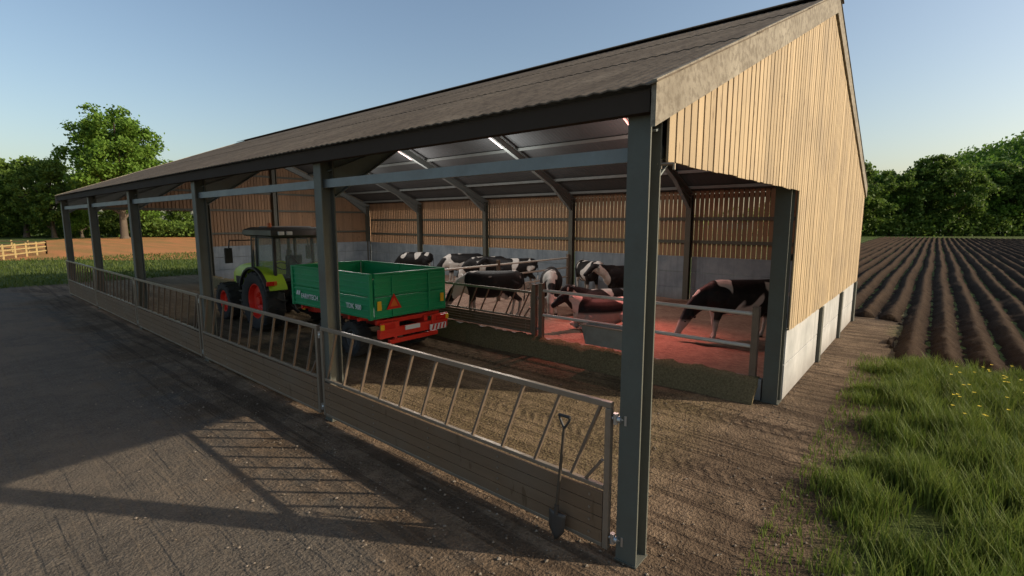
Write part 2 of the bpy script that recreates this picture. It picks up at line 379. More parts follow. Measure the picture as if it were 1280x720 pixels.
def boards_x(y,th):
    m=MB();x=.12
    while x<D+.1:
        w=.128
        zb_=3.6 if x+w<5.46 else 1.26
        zb_+=random.uniform(-.008,.008);xa,xb=x,min(x+w,D+.12);yy=y+random.uniform(-.003,.003)
        vs=[(xa,yy,zb_),(xb,yy,zb_),(xb,yy,zr(min(xb,D))-.02),(xa,yy,zr(xa)-.02)]
        vs+=[(p[0],yy+th,p[2]) for p in vs]
        m.add(vs,[(0,1,2,3),(7,6,5,4),(0,4,5,1),(1,5,6,2),(2,6,7,3),(3,7,4,0)])
        x+=.16
    return m
boards_x(-.085,.022).obj('gable_wall',CLAD,barn)
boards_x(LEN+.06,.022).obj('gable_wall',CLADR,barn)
def backing(y):
    m=MB();x=.185
    while x<D:
        zb_=3.63 if x<5.4 else 1.3
        m.box((x+.075,y,(zb_+zr(min(x+.075,D))-.05)/2),(.11,.018,zr(min(x+.075,D))-.05-zb_));x+=.16
    return m
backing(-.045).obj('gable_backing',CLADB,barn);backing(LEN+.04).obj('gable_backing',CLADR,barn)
for y in(-.0,LEN):
    for z in (3.68,4.6,5.5,6.3):
        xa=max(.1,(z-ZE)/SL+.2);m=MB();m.beam((xa,y,z),(D-xa,y,z),.05,.1);m.obj('gable_rail',STEEL,barn)
    for z in(1.5,2.5):
        m=MB();m.beam((5.45,y,z),(D-.1,y,z),.05,.1);m.obj('gable_rail',STEEL,barn)
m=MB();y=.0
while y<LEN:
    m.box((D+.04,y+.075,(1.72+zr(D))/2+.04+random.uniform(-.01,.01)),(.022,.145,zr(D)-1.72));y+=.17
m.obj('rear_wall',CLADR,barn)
def panel(p1,p2,h0,h1,mt):
    m=MB();m.beam(((p1[0]),(p1[1]),(h0+h1)/2),((p2[0]),(p2[1]),(h0+h1)/2),.12,h1-h0-.012);return m.obj('concrete_panel',mt,barn,bevel=.01)
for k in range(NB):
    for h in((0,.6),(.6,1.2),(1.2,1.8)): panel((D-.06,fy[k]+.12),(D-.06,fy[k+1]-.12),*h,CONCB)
gx=[5.45,8.56,8.84,11.61,11.89,D-.02]
for y in(.02,LEN-.02):
    for i in(0,2,4):
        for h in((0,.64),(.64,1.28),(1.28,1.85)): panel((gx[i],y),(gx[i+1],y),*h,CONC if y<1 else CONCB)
m=MB();m.tube([(.1,.0,3.58),(.14,-.13,3.58),(.14,-.13,3.53)],.013);m.box((.11,.0,3.58),(.015,.07,.08));m.obj('hinge_bracket',GALV,barn)
m=MB();NXp,NYp=60,140
hx=heights(NXp,NYp,[(1,.4),(5,.6)],5)
vs=[(5.3+i*(D-.14-5.3)/(NXp-1),.1+j*(LEN-.2)/(NYp-1),.16+.02*hx[i,j]) for i in range(NXp) for j in range(NYp)]
m.add(vs,[(i*NYp+j,(i+1)*NYp+j,(i+1)*NYp+j+1,i*NYp+j+1) for i in range(NXp-1) for j in range(NYp-1)])
o=m.obj('straw_bedding',BED,smooth=60);o['kind']='stuff'
m=MB();m.box((5.26,LEN/2,.19),(.12,LEN-.5,.38));o=m.obj('feed_kerb',CONC);tag(o,'low concrete kerb along the feed passage','kerb')
m=MB();nx,ny=8,420;hx=heights(nx,ny,[(1,.5),(3,.5)],9)
pr=[(4.86,0),(4.93,.1),(5.0,.2),(5.06,.3),(5.12,.37),(5.2,.4),(5.26,.41),(5.34,.36)]
vs=[(pr[i][0]+.02*hx[i,j]+.03*math.sin(j*.11),.3+j*(LEN-.7)/(ny-1),(-.02 if i==0 else pr[i][1]+.018*hx[i,j])) for i in range(nx) for j in range(ny)]
m.add(vs,[(i*ny+j,(i+1)*ny+j,(i+1)*ny+j+1,i*ny+j+1) for i in range(nx-1) for j in range(ny-1)]+[tuple(i*ny for i in range(nx))])
o=m.obj('silage_feed',FEED,smooth=60);o['kind']='stuff'
# ------------------------------------------------------------------ gates
def gate(x,y0,y1,zb,zbd,zt,label,group,side=-1):
    E=empty('field_gate',(x,y0,0),label,'gate',group);L=y1-y0
    m=MB()
    m.beam((0,.0,zt-.025),(0,L,zt-.025),.05,.055);
    for y in(.03,L-.03): m.beam((0,y,zb-.02),(0,y,zt-.056),.055,.06,up=(1,0,0))
    m.beam((0,.065,zbd+.02),(0,L-.065,zbd+.02),.045,.04);m.beam((0,.065,zb),(0,L-.065,zb),.045,.04)
    m.obj('frame',GALV,E,bevel=.004)
    n=11;sp=(L-.1)/n
    for i in range(n):
        yt=.12+i*sp;yb=yt+.3;z0=zbd+.042;z1=zt-.055
        if yb>L-.08:
            fr_=(L-.08-yt)/.3;z0=z1-(z1-z0)*fr_;yb=L-.08
        m=MB();m.beam((0,yb,z0),(0,yt,z1),.026,.034,up=(1,0,0));m.obj('bar',BARS,E)
    m=MB();m.beam((0,.09,zbd+.28),(0,.26,zbd+.045),.026,.034,up=(1,0,0));m.obj('bar',BARS,E)
    m=MB();npk=4;h=(zbd-zb-.044)/npk
    for i in range(npk): m.box((side*.012,L/2,zb+.022+h*(i+.5)),(.03,L-.13,h-.009))
    for j in range(5):
        yj=.2+j*(L-.4)/4
        for i in range(npk): m.cyl((side*.025,yj,zb+.022+h*(i+.5)),(side*.036,yj,zb+.022+h*(i+.5)),.013,n=8,mi=1)
    m.obj('board_panel',[BOARD,GALV],E)
    for z in(zt-.14,zb+.1):
        m=MB();m.cyl((0,0,z),(.03,-.17,z),.014);m.cyl((0,-.035,z-.05),(0,-.035,z+.05),.024);m.box((.03,-.13,z),(.06,.02,.09));m.cyl((-.0,-.09,z),(0,-.06,z),.03)
        m.obj('hinge',BRIGHT,E)
    return E
GT='steel gates along the open barn front'
for k in range(NB):
    gate(-.115,(.24 if k==0 else k*b+.2),(k+1)*b+.1,.09,.64,1.49,'grey steel feed gate with slanted bars and plank bottom','%s'%GT)
GP='pen gates beside the feed passage'
for k in (1,2,3):
    gate(5.3,k*b+.15,(k+1)*b-.15,.46,.78,1.45,'steel pen gate with slanted bars above the feed kerb',GP)
def ppost(x,y,z0,z1,g='brown steel pen posts'):
    m=MB();m.beam((x,y,z0),(x,y,z1),.11,.11,up=(1,0,0));m.box((x,y,z1+.006),(.12,.12,.012));o=m.obj('pen_post',BARS,bevel=.006);tag(o,'brown steel post holding the cattle pen rails','post',g)
ppost(5.3,.42,0,1.62)
for k in(1,2,3,4): 
    ppost(5.3,k*b-.1,.0,1.66);ppost(5.3,k*b+.1,.0,1.62)
for x in(9.7,14.3): ppost(x,10.4,.1,1.68)
RAILM=paint('rail_steel',(.68,.63,.55),.38,.1,.2,5)
def rail(p1,p2,zs,label='galvanised tubular rails between pen posts'):
    E=empty('pen_railing',(*p1,0),label,'railing','tubular pen railings')
    for z in zs:
        m=MB();m.cyl((0,0,z),(p2[0]-p1[0],p2[1]-p1[1],z),.036,n=12);m.obj('rail',RAILM,E,smooth=40)
rail((5.3,.48),(5.3,b-.16),(1.5,.92));rail((5.3,10.5),(9.64,10.4),(1.52,1.1,.7));rail((9.76,10.4),(14.24,10.4),(1.52,1.1,.7))
E=empty('water_trough',(5.1,3.15,.42),'grey galvanised trough hooked on the pen rail','trough')
m=MB();a=[(-.16,-.62,.5),(.16,-.62,.5),(.16,.62,.5),(-.16,.62,.5),(-.09,-.55,.08),(.12,-.55,.08),(.12,.55,.08),(-.09,.55,.08)]
i_=[(p[0]*.88,p[1]*.97,p[2]+(.02 if p[2]<.3 else 0)) for p in a]
m.add(a+i_,[(0,1,5,4),(1,2,6,5),(2,3,7,6),(3,0,4,7),(4,5,6,7),(8,12,13,9),(9,13,14,10),(10,14,15,11),(11,15,12,8),(12,15,14,13),(0,8,9,1),(1,9,10,2),(2,10,11,3),(3,11,8,0)])
m.obj('basin',paint('trough_metal',(.33,.32,.28),.5,.2,.4),E)
m=MB();m.beam((-.16,-.64,.5),(-.16,.64,.5),.03,.03);m.beam((.16,-.64,.5),(.16,.64,.5),.03,.03);m.obj('rim',GALV,E)
E=empty('shovel',(-.2,.72,.0),'long-handled shovel leaning against the plank gate','shovel')
m=MB();m.cyl((-.03,.04,.28),(.03,0,1.13),.016,.016,12);m.obj('shaft',wood('shovel_ash',(.12,.09,.06),(.07,.05,.035)),E,smooth=40)
m=MB();m.tube([(.03,0,1.13),(.035,-.055,1.22),(.035,-.06,1.25)],.012);m.tube([(.03,0,1.13),(.035,.055,1.22),(.035,.06,1.25)],.012);m.cyl((.035,-.065,1.255),(.035,.065,1.255),.016);m.obj('handle',BLACK,E)
m=MB();vs=[];ns=7
for i in range(ns):
    t=i/(ns-1);w=.1*(1-.15*t) if t<.7 else .085*(1-(t-.7)*2.4)
    for j in range(5):
        u=(j-2)/2;vs.append((-.03-.02*t+.02*(abs(u)**2),.04+u*w,.28-.27*t))
f=[(i*5+j,i*5+j+1,i*5+j+6,i*5+j+5) for i in range(ns-1) for j in range(4)];m.add(vs,f);m.cyl((-.03,.04,.26),(-.026,.037,.36),.022)
o=m.obj('blade',paint('shovel_steel',(.08,.07,.06),.5,.4,.5,6,(.1,.05,.03)),E,smooth=60);q=o.modifiers.new('s','SOLIDIFY');q.thickness=.005
# ------------------------------------------------------------------ lights
def emis(name,c,st):
    k=N(name);k.put(k.p.inputs['Base Color'],(.8,.8,.8));k.put(k.p.inputs['Emission Color'],c);k.p.inputs['Emission Strength'].default_value=st;return k.mat
EW=emis('lamp_white',(1,.78,.74),1.7);ER=emis('lamp_red',(1,.25,.2),1.6);EP=emis('lamp_pink',(1,.5,.42),1.6)
def spot(E,tgt,en,ang,col,off=(0,0,-.06),size=.2,bl=.6):
    l=bpy.data.lights.new('lamp_light','SPOT');l.energy=en;l.color=col;l.spot_size=math.radians(ang);l.spot_blend=bl;l.shadow_soft_size=size
    o=bpy.data.objects.new('lamp_light',l);COL.objects.link(o);o.parent=E;o.location=off;o.rotation_euler=(Vector(tgt)-E.location-Vector(off)).to_track_quat('-Z','Y').to_euler()
for y,mt,lc,en in((5.2,ER,(1,.66,.58),210),(10.4,EW,(1,.95,.9),360),(15.6,EP,(1,.9,.85),360),(20.8,EW,(1,.95,.9),360)):
    x=9.6;z=zr(x)-.42;E=empty('strip_light',(x,y,z),('red glowing lamp' if mt is ER else 'lit strip lamp')+' mounted under a steel rafter','lamp','strip lamps under the rafters')
    m=MB();m.beam((-.35,0,SL*.35),(.35,0,-SL*.35),.05,.03);m.obj('tube',mt,E)
    m=MB();m.beam((-.37,0,SL*.37+.03),(.37,0,-SL*.37+.03),.08,.02);m.obj('housing',LGREY,E)
    spot(E,(x-1,y,0),en,170,lc)
    l=bpy.data.lights.new('fill_point','POINT');l.energy=en*.34;l.color=lc;l.shadow_soft_size=.35  # added fill light floating below the fixture to brighten the interior
    o=bpy.data.objects.new('fill_point',l);COL.objects.link(o);o.parent=E;o.location=(0,0,-.9)
    if mt is ER:
        spot(E,(7.6,4.4,0),1250,60,(1,.19,.16),(-.2,0,-.06),.15,.9);spot(E,(8.0,2.6,0),330,48,(1,.24,.2),(.1,-.0,-.06),.15,.9)
# ------------------------------------------------------------------ wheels
def wheel(parent,c,R,w,rr,sx,lug=18,rim=RED):
    W=bpy.data.objects.new('wheel',None);COL.objects.link(W);W.parent=parent;W.location=c;W.empty_display_size=.1
    m=MB();h=w/2
    m.lathe([(-h*.8,rr),(-h,rr+.25*(R-rr)),(-h*.98,R*.9),(-h*.8,R*.965),(0,R*.975),(h*.8,R*.965),(h*.98,R*.9),(h,rr+.25*(R-rr)),(h*.8,rr)],(0,0,0),48)
    for i in range(lug*2):
        a=2*math.pi*i/(lug*2);s=1 if i%2 else -1
        p1=Vector((0,math.cos(a)*R*.965,math.sin(a)*R*.965))
        a2=a+.55*math.pi/lug*1.6;p2=Vector((s*h*.97,math.cos(a2)*R*.945,math.sin(a2)*R*.945))
        m.beam(p1,p2,.045*R+.014,.065*R+.012,up=Vector((0,math.cos(a),math.sin(a))))
    m.obj('tyre',TYRE,W,smooth=35)
    m=MB()
    m.lathe([(-h*.75,rr+.01),(-h*.75,rr-.03),(-h*.3,rr-.06),(h*.3,rr-.06),(h*.75,rr-.03),(h*.75,rr+.01)],(0,0,0),36)
    m.lathe([(sx*h*.15,.001),(sx*h*.15,rr*.35),(sx*h*.35,rr*.5),(sx*h*.3,rr-.05),(sx*h*.2,rr-.05),(sx*h*.2,rr*.5),(sx*h*.0,.001)],(0,0,0),36)
    m.cyl((sx*h*.1,0,0),(sx*h*.55,0,0),rr*.28,rr*.22,18)
    for i in range(8):
        a=i*math.pi/4;m.cyl((sx*h*.33,math.cos(a)*rr*.42,math.sin(a)*rr*.42),(sx*h*.42,math.cos(a)*rr*.42,math.sin(a)*rr*.42),.018,n=8)
    m.obj('rim',rim,W,smooth=35)
    return W
def text(s,parent,mat,loc,size,face,name='lettering',bold=.0):
    cu=bpy.data.curves.new('t','FONT');cu.body=s;cu.size=size;cu.extrude=.002;cu.align_x='CENTER';cu.align_y='CENTER';cu.offset=bold
    t=bpy.data.objects.new('tmp',cu);COL.objects.link(t);dg=bpy.context.evaluated_depsgraph_get();me=bpy.data.meshes.new_from_object(t.evaluated_get(dg));bpy.data.objects.remove(t)
    me.materials.clear();me.materials.append(mat);o=child(name,me,parent,loc)
    M=Matrix(((0,0,-1),(-1,0,0),(0,1,0))) if face=='-x' else Matrix(((1,0,0),(0,0,-1),(0,1,0)))
    o.rotation_euler=M.to_euler();return o
# ------------------------------------------------------------------ tractor
T=empty('tractor',(3.1,12.75,0),'lime green farm tractor with red wheel rims hitched to trailer','tractor')
RR=.86;FR=.6
for sx in(-1,1):
    wheel(T,(sx*.9,0,RR),RR,.56,.5,sx,18); wheel(T,(sx*.88,2.5,FR),FR,.44,.34,sx,16)
m=MB();m.beam((0,-.35,.85),(0,3.2,.8),.46,.5);m.cyl((-.8,0,RR),(.8,0,RR),.16);m.beam((-.8,2.5,.58),(.8,2.5,.58),.2,.2);m.box((0,3.5,.8),(.6,.35,.4));m.box((-.55,1.2,.62),(.35,.9,.35));m.box((.55,1.2,.62),(.35,.9,.35))
m.obj('chassis',BLACK,T,bevel=.02)
m=MB()
secs=[(1.05,.46,1.0,1.88),(2.0,.45,1.0,1.82),(2.9,.41,.98,1.72),(3.4,.37,.95,1.58),(3.62,.3,.95,1.38)]
vs=[];
for y,w,z0,z1 in secs: vs+=[(-w,y,z0),(-w,y,z1-.18),(-w*.82,y,z1-.04),(-w*.4,y,z1),(w*.4,y,z1),(w*.82,y,z1-.04),(w,y,z1-.18),(w,y,z0)]
fs=[(i*8+k,i*8+(k+1)%8,(i+1)*8+(k+1)%8,(i+1)*8+k) for i in range(4) for k in range(8)]+[tuple(range(8)),tuple(32+k for k in range(8))]
m.add(vs,fs);m.obj('hood',LIME,T,smooth=30)
m=MB()
for sx in(-1,1):
    m.box((sx*.45,2.3,1.2),(.03,1.4,.26))
    for j in range(8): m.box((sx*.468,1.75+j*.16,1.2),(.012,.05,.2))
m.box((0,3.63,1.12),(.5,.06,.35));m.obj('grille',BLACK,T)
text('CLAAS',T,WHITE,(-.485,2.2,1.48),.16,'-x')
m=MB()
for sx in(-1,1): m.box((sx*.72,-.25,1.5),(.16,.6,.24));m.box((sx*.76,.85,1.3),(.1,.55,.2))
m.obj('cab_side_panel',LIME,T,bevel=.03)
m=MB();m.box((0,.3,1.15),(1.3,1.6,.35));m.box((-.75,.85,1.0),(.25,.5,.5))
pil=[(-.8,-.62),(.8,-.62),(-.87,.35),(.87,.35),(-.68,1.15),(.68,1.15)]
for x,y in pil: m.beam((x,y,1.2),(x*.95,y*.93+.02,2.68),.075,.075,up=(0,1,0))
m.beam((-.76,-.58,2.66),(.76,-.58,2.66),.07,.06);m.beam((-.66,1.1,2.66),(.66,1.1,2.66),.07,.06);m.beam((-.8,-.62,1.45),(.8,-.62,1.45),.06,.08)
for sx in(-1,1): m.beam((sx*.78,-.58,2.66),(sx*.82,.35,2.66),.06,.06);m.beam((sx*.82,.35,2.66),(sx*.66,1.1,2.66),.06,.06);m.tube([(sx*.9,.45,1.4),(sx*.9,.45,2.3)],.015)
m.tube([(.15,-.66,1.5),(-.35,-.66,2.2)],.012);m.box((0,-.64,1.38),(.5,.08,.18))
m.obj('cab_frame',BLACK,T,bevel=.01)
m=MB();m.beam((-.74,-.6,2.05),(.74,-.6,2.05),.008,1.15);m.obj('window',GLASS,T)
for sx in(-1,1):
    m=MB();m.beam((sx*.79,-.55,2.05),(sx*.85,.33,2.05),.008,1.15);m.beam((sx*.85,.37,2.05),(sx*.68,1.08,2.05),.008,1.15);m.obj('window',GLASS,T)
m=MB();m.beam((-.6,1.12,2.02),(.6,1.12,2.02),.008,1.2);m.obj('window',GLASS,T)
m=MB();vs=[]
for z,k in((2.67,.96),(2.72,1.08),(2.86,1.06),(2.94,.85)):
    for x,y in((-.84,-.66),(-.3,-.78),(.3,-.78),(.84,-.66),(.8,1.2),(.3,1.32),(-.3,1.32),(-.8,1.2)): vs.append((x*k,(y-.3)*k+.3,z))
m.add(vs,[(i*8+k,i*8+(k+1)%8,(i+1)*8+(k+1)%8,(i+1)*8+k) for i in range(3) for k in range(8)]+[tuple(range(7,-1,-1)),tuple(24+k for k in range(8))])
m.obj('cab_roof',paint('roof_grey',(.06,.062,.058),.4),T,smooth=30)
m=MB();m.box((0,.3,2.95),(1.1,1.0,.03));m.obj('roof_hatch',LGREY,T,bevel=.01)
for x in(-.68,-.45,.45,.68):
    m=MB();m.box((x,-.86,2.78),(.16,.07,.1));m.obj('work_light',WHITE,T,bevel=.015)
m=MB();m.cyl((-.6,.0,2.93),(-.6,.0,3.06),.06,.05);m.obj('beacon',ORANGE,T,smooth=40)
for sx in(-1,1):
    n=14;ar=[]
    for i in range(n+1):
        a=math.radians(22+i*(158-22)/n);ar.append((math.cos(a),math.sin(a)))
    for nm,mt,xa,xb in(('fender',LIME,.6,1.1),('fender_flare',BLACK,1.105,1.2)):
        m=MB();vs=[]
        for c_,s_ in ar:
            for r_ in(RR+.07,RR+.12):
                for x in(xa,xb): vs.append((sx*x,-c_*r_,RR+s_*r_))
        m.add(vs,[f for i in range(n) for f in((i*4,i*4+1,i*4+5,i*4+4),(i*4+2,i*4+6,i*4+7,i*4+3),(i*4,i*4+4,i*4+6,i*4+2),(i*4+1,i*4+3,i*4+7,i*4+5))]+[(0,2,3,1),(n*4,n*4+1,n*4+3,n*4+2)])
        m.obj(nm,mt,T,smooth=30)
    m=MB();m.box((sx*1.08,-.9,1.42),(.2,.05,.12));m.obj('tail_light',REDL,T,bevel=.01)
    m=MB();m.box((sx*.93,-.88,1.42),(.08,.05,.12));m.obj('indicator',ORANGE,T,bevel=.01)
    m=MB();m.tube([(sx*.7,1.1,2.55),(sx*1.2,1.35,2.55),(sx*1.25,1.35,2.2)],.018)
    m.obj('mirror_arm',BLACK,T)
    m=MB();m.box((sx*1.25,1.35,2.1),(.22,.06,.45));m.obj('mirror',BLACK,T,bevel=.02)
m=MB();m.tube([(.55,1.3,1.3),(.55,1.3,2.85)],.05,14);m.cyl((.55,1.3,1.5),(.55,1.3,2.2),.085);m.obj('exhaust',STEELD,T,smooth=40)
m=MB();m.box((0,.15,1.45),(.5,.5,.14));m.box((0,-.12,1.8),(.48,.13,.65));m.obj('seat',SEATM,T,bevel=.04)
m=MB();m.lathe([(-.02,.19),(.0,.21),(.02,.19),(0,.17)],(0,0,0),20);o=m.obj('steering_wheel',BLACK,T,loc=(0,.62,1.75),rot=(0,math.radians(60),math.radians(90)))
m=MB()
for x in(-.35,.35): m.beam((x,-.3,.75),(x,-.95,.55),.06,.08);m.beam((x,-.35,1.3),(x,-.8,.62),.04,.04)
m.beam((0,-.3,1.1),(0,-.8,1.05),.05,.05);m.beam((0,-.3,.5),(0,-.9,.48),.12,.06);m.obj('hitch',BLACK,T)
m=MB()
for i in range(3): m.box((-.98,.95,.5+.28*i),(.28,.36,.04))
m.beam((-1.08,1.15,.45),(-.95,1.13,1.35),.03,.03);m.beam((-1.08,.79,.45),(-.95,.79,1.35),.03,.03);m.obj('steps',BLACK,T)
# ------------------------------------------------------------------ trailer
R_=empty('trailer',(3.2,7.3,0),'green tipping trailer with red chassis hitched behind the tractor','trailer')
HW=1.03;TL=3.55;Z0=.98;Z1=1.95
m=MB();m.box((0,TL/2,Z0+.03),(2*HW-.06,TL-.04,.06));m.obj('floor',GREEN,R_)
def panel_side(x):
    m=MB();sg=1 if x>0 else -1
    for (a,c) in((Z0,Z0+.48),(Z0+.49,Z1)):
        m.box((x,TL/2,(a+c)/2),(.03,TL-.2,c-a-.01))
        nn=4
        for i in range(nn): m.box((x+sg*.024,TL/2,a+.05+i*(c-a-.1)/(nn-1)),(.03,TL-.2,.03))
    for y in(.06,TL/2,TL-.06): m.box((x+sg*.012,y,(Z0+Z1)/2+.01),(.085,.085,Z1-Z0+.04))
    m.box((x+sg*.01,TL/2,Z1+.018),(.075,TL-.05,.035))
    return m.obj('side_panel',GREEN,R_,bevel=.006)
panel_side(-HW);panel_side(HW)
def panel_end(y,name,sg):
    m=MB()
    for(a,c) in((Z0,Z0+.48),(Z0+.49,Z1)):
        m.box((0,y,(a+c)/2),(2*HW-.1,.03,c-a-.01))
        for i in range(4): m.box((0,y+sg*.024,a+.05+i*(c-a-.1)/3),(2*HW-.1,.03,.03))
    for x in(-.52,.52): m.box((x,y+sg*.04,(Z0+Z1)/2),(.06,.03,Z1-Z0-.05))
    m.box((0,y,Z1+.018),(2*HW-.1,.075,.035))
    return m.obj(name,GREEN,R_,bevel=.006)
panel_end(.0,'tailgate',-1);panel_end(TL-.02,'headboard',1)
m=MB()
for x in(-.42,.42): m.beam((x,-.02,.78),(x,TL,.78),.1,.2)
for y in(.1,1.2,2.4,3.4): m.beam((-.9,y,.88),(.9,y,.88),.08,.1)
m.beam((-.98,-.1,.66),(.98,-.1,.66),.1,.2);m.box((-.72,-.16,.8),(.5,.04,.22));m.box((.72,-.16,.8),(.5,.04,.22))
m.box((0,-.08,.45),(1.4,.08,.1));m.beam((-.5,-.08,.45),(-.5,.0,.7),.06,.06);m.beam((.5,-.08,.45),(.5,0,.7),.06,.06)
m.beam((-.42,TL-.1,.72),(0,TL+1.2,.55),.1,.12);m.beam((.42,TL-.1,.72),(0,TL+1.2,.55),.1,.12)
for x in(-.95,.95):
    for y in(.5,1.7,3.0): m.beam((x,y,.9),(x,y,.97),.05,.3)
m.obj('chassis',RED,R_,bevel=.008)
for y in(.95,1.95):
    for sx in(-1,1): wheel(R_,(sx*.86,y,.42),.42,.34,.22,sx,22,DGREY)
m=MB();m.cyl((-.8,.95,.42),(.8,.95,.42),.06);m.cyl((-.8,1.95,.42),(.8,1.95,.42),.06);m.beam((-.4,.95,.42),(-.4,1.95,.6),.06,.1);m.beam((.4,.95,.42),(.4,1.95,.6),.06,.1);m.obj('axle',BLACK,R_)
for sx in(-1,1):
    m=MB();m.box((sx*.74,-.19,.82),(.3,.03,.12));m.obj('tail_light',REDL,R_,bevel=.01)
    m=MB();m.box((sx*.93,-.19,.82),(.1,.03,.12));m.obj('indicator',YEL,R_,bevel=.01)
    m=MB();m.box((sx*.9,-.06,1.28),(.1,.02,.2));m.obj('reflector',YEL,R_)
m=MB();m.box((-.1,-.17,.72),(.42,.02,.1));m.obj('number_plate',WHITE,R_)
m=MB();m.box((.62,-.22,.62),(.5,.02,.14));m.obj('warning_plate',WHITE,R_)
m=MB()
for i in range(4): 
    x=.42+i*.11;m.add([(x,-.232,.555),(x+.05,-.232,.555),(x+.09,-.232,.685),(x+.04,-.232,.685)],[(0,1,2,3)])
m.obj('warning_stripes',REDL,R_)
E2=MB();c=(-.52,1.32);r1=.2;tri=[(c[0]-r1,c[1]-.14),(c[0]+r1,c[1]-.14),(c[0],c[1]+.2)];r2=.55
cc=(c[0],c[1]-.02)
inn=[(cc[0]+(p[0]-cc[0])*r2,cc[1]+(p[1]-cc[1])*r2) for p in tri]
E2.add([(p[0],-.075,p[1]) for p in tri]+[(p[0],-.075,p[1]) for p in inn]+[(p[0],-.06,p[1]) for p in tri],[(0,1,4,3),(1,2,5,4),(2,0,3,5),(0,6,7,1),(1,7,8,2),(2,8,6,0)]);E2.obj('warning_triangle',REDL,R_)
m=MB();m.add([(p[0],-.072,p[1]) for p in inn],[(0,1,2)]);m.obj('triangle_centre',ORANGE,R_)
m=MB();q=-HW-.052
for dy in(0,.1): m.add([(q,3.3-dy,1.25),(q,3.22-dy,1.25),(q,3.17-dy,1.36),(q,3.25-dy,1.36)],[(0,1,2,3)])
m.obj('emblem',WHITE,R_)
text('FARMTECH',R_,WHITE,(-HW-.055,2.62,1.24),.165,'-x',bold=.004)
text('TDK 900',R_,WHITE,(-HW-.055,.66,1.22),.16,'-x',bold=.003)
m=MB();m.box((-HW-.02,1.55,.9),(.02,.1,.05));m.obj('side_marker',YEL,R_)
m=MB();m.box((-HW-.02,3.0,.9),(.02,.1,.05));m.obj('side_marker',YEL,R_)
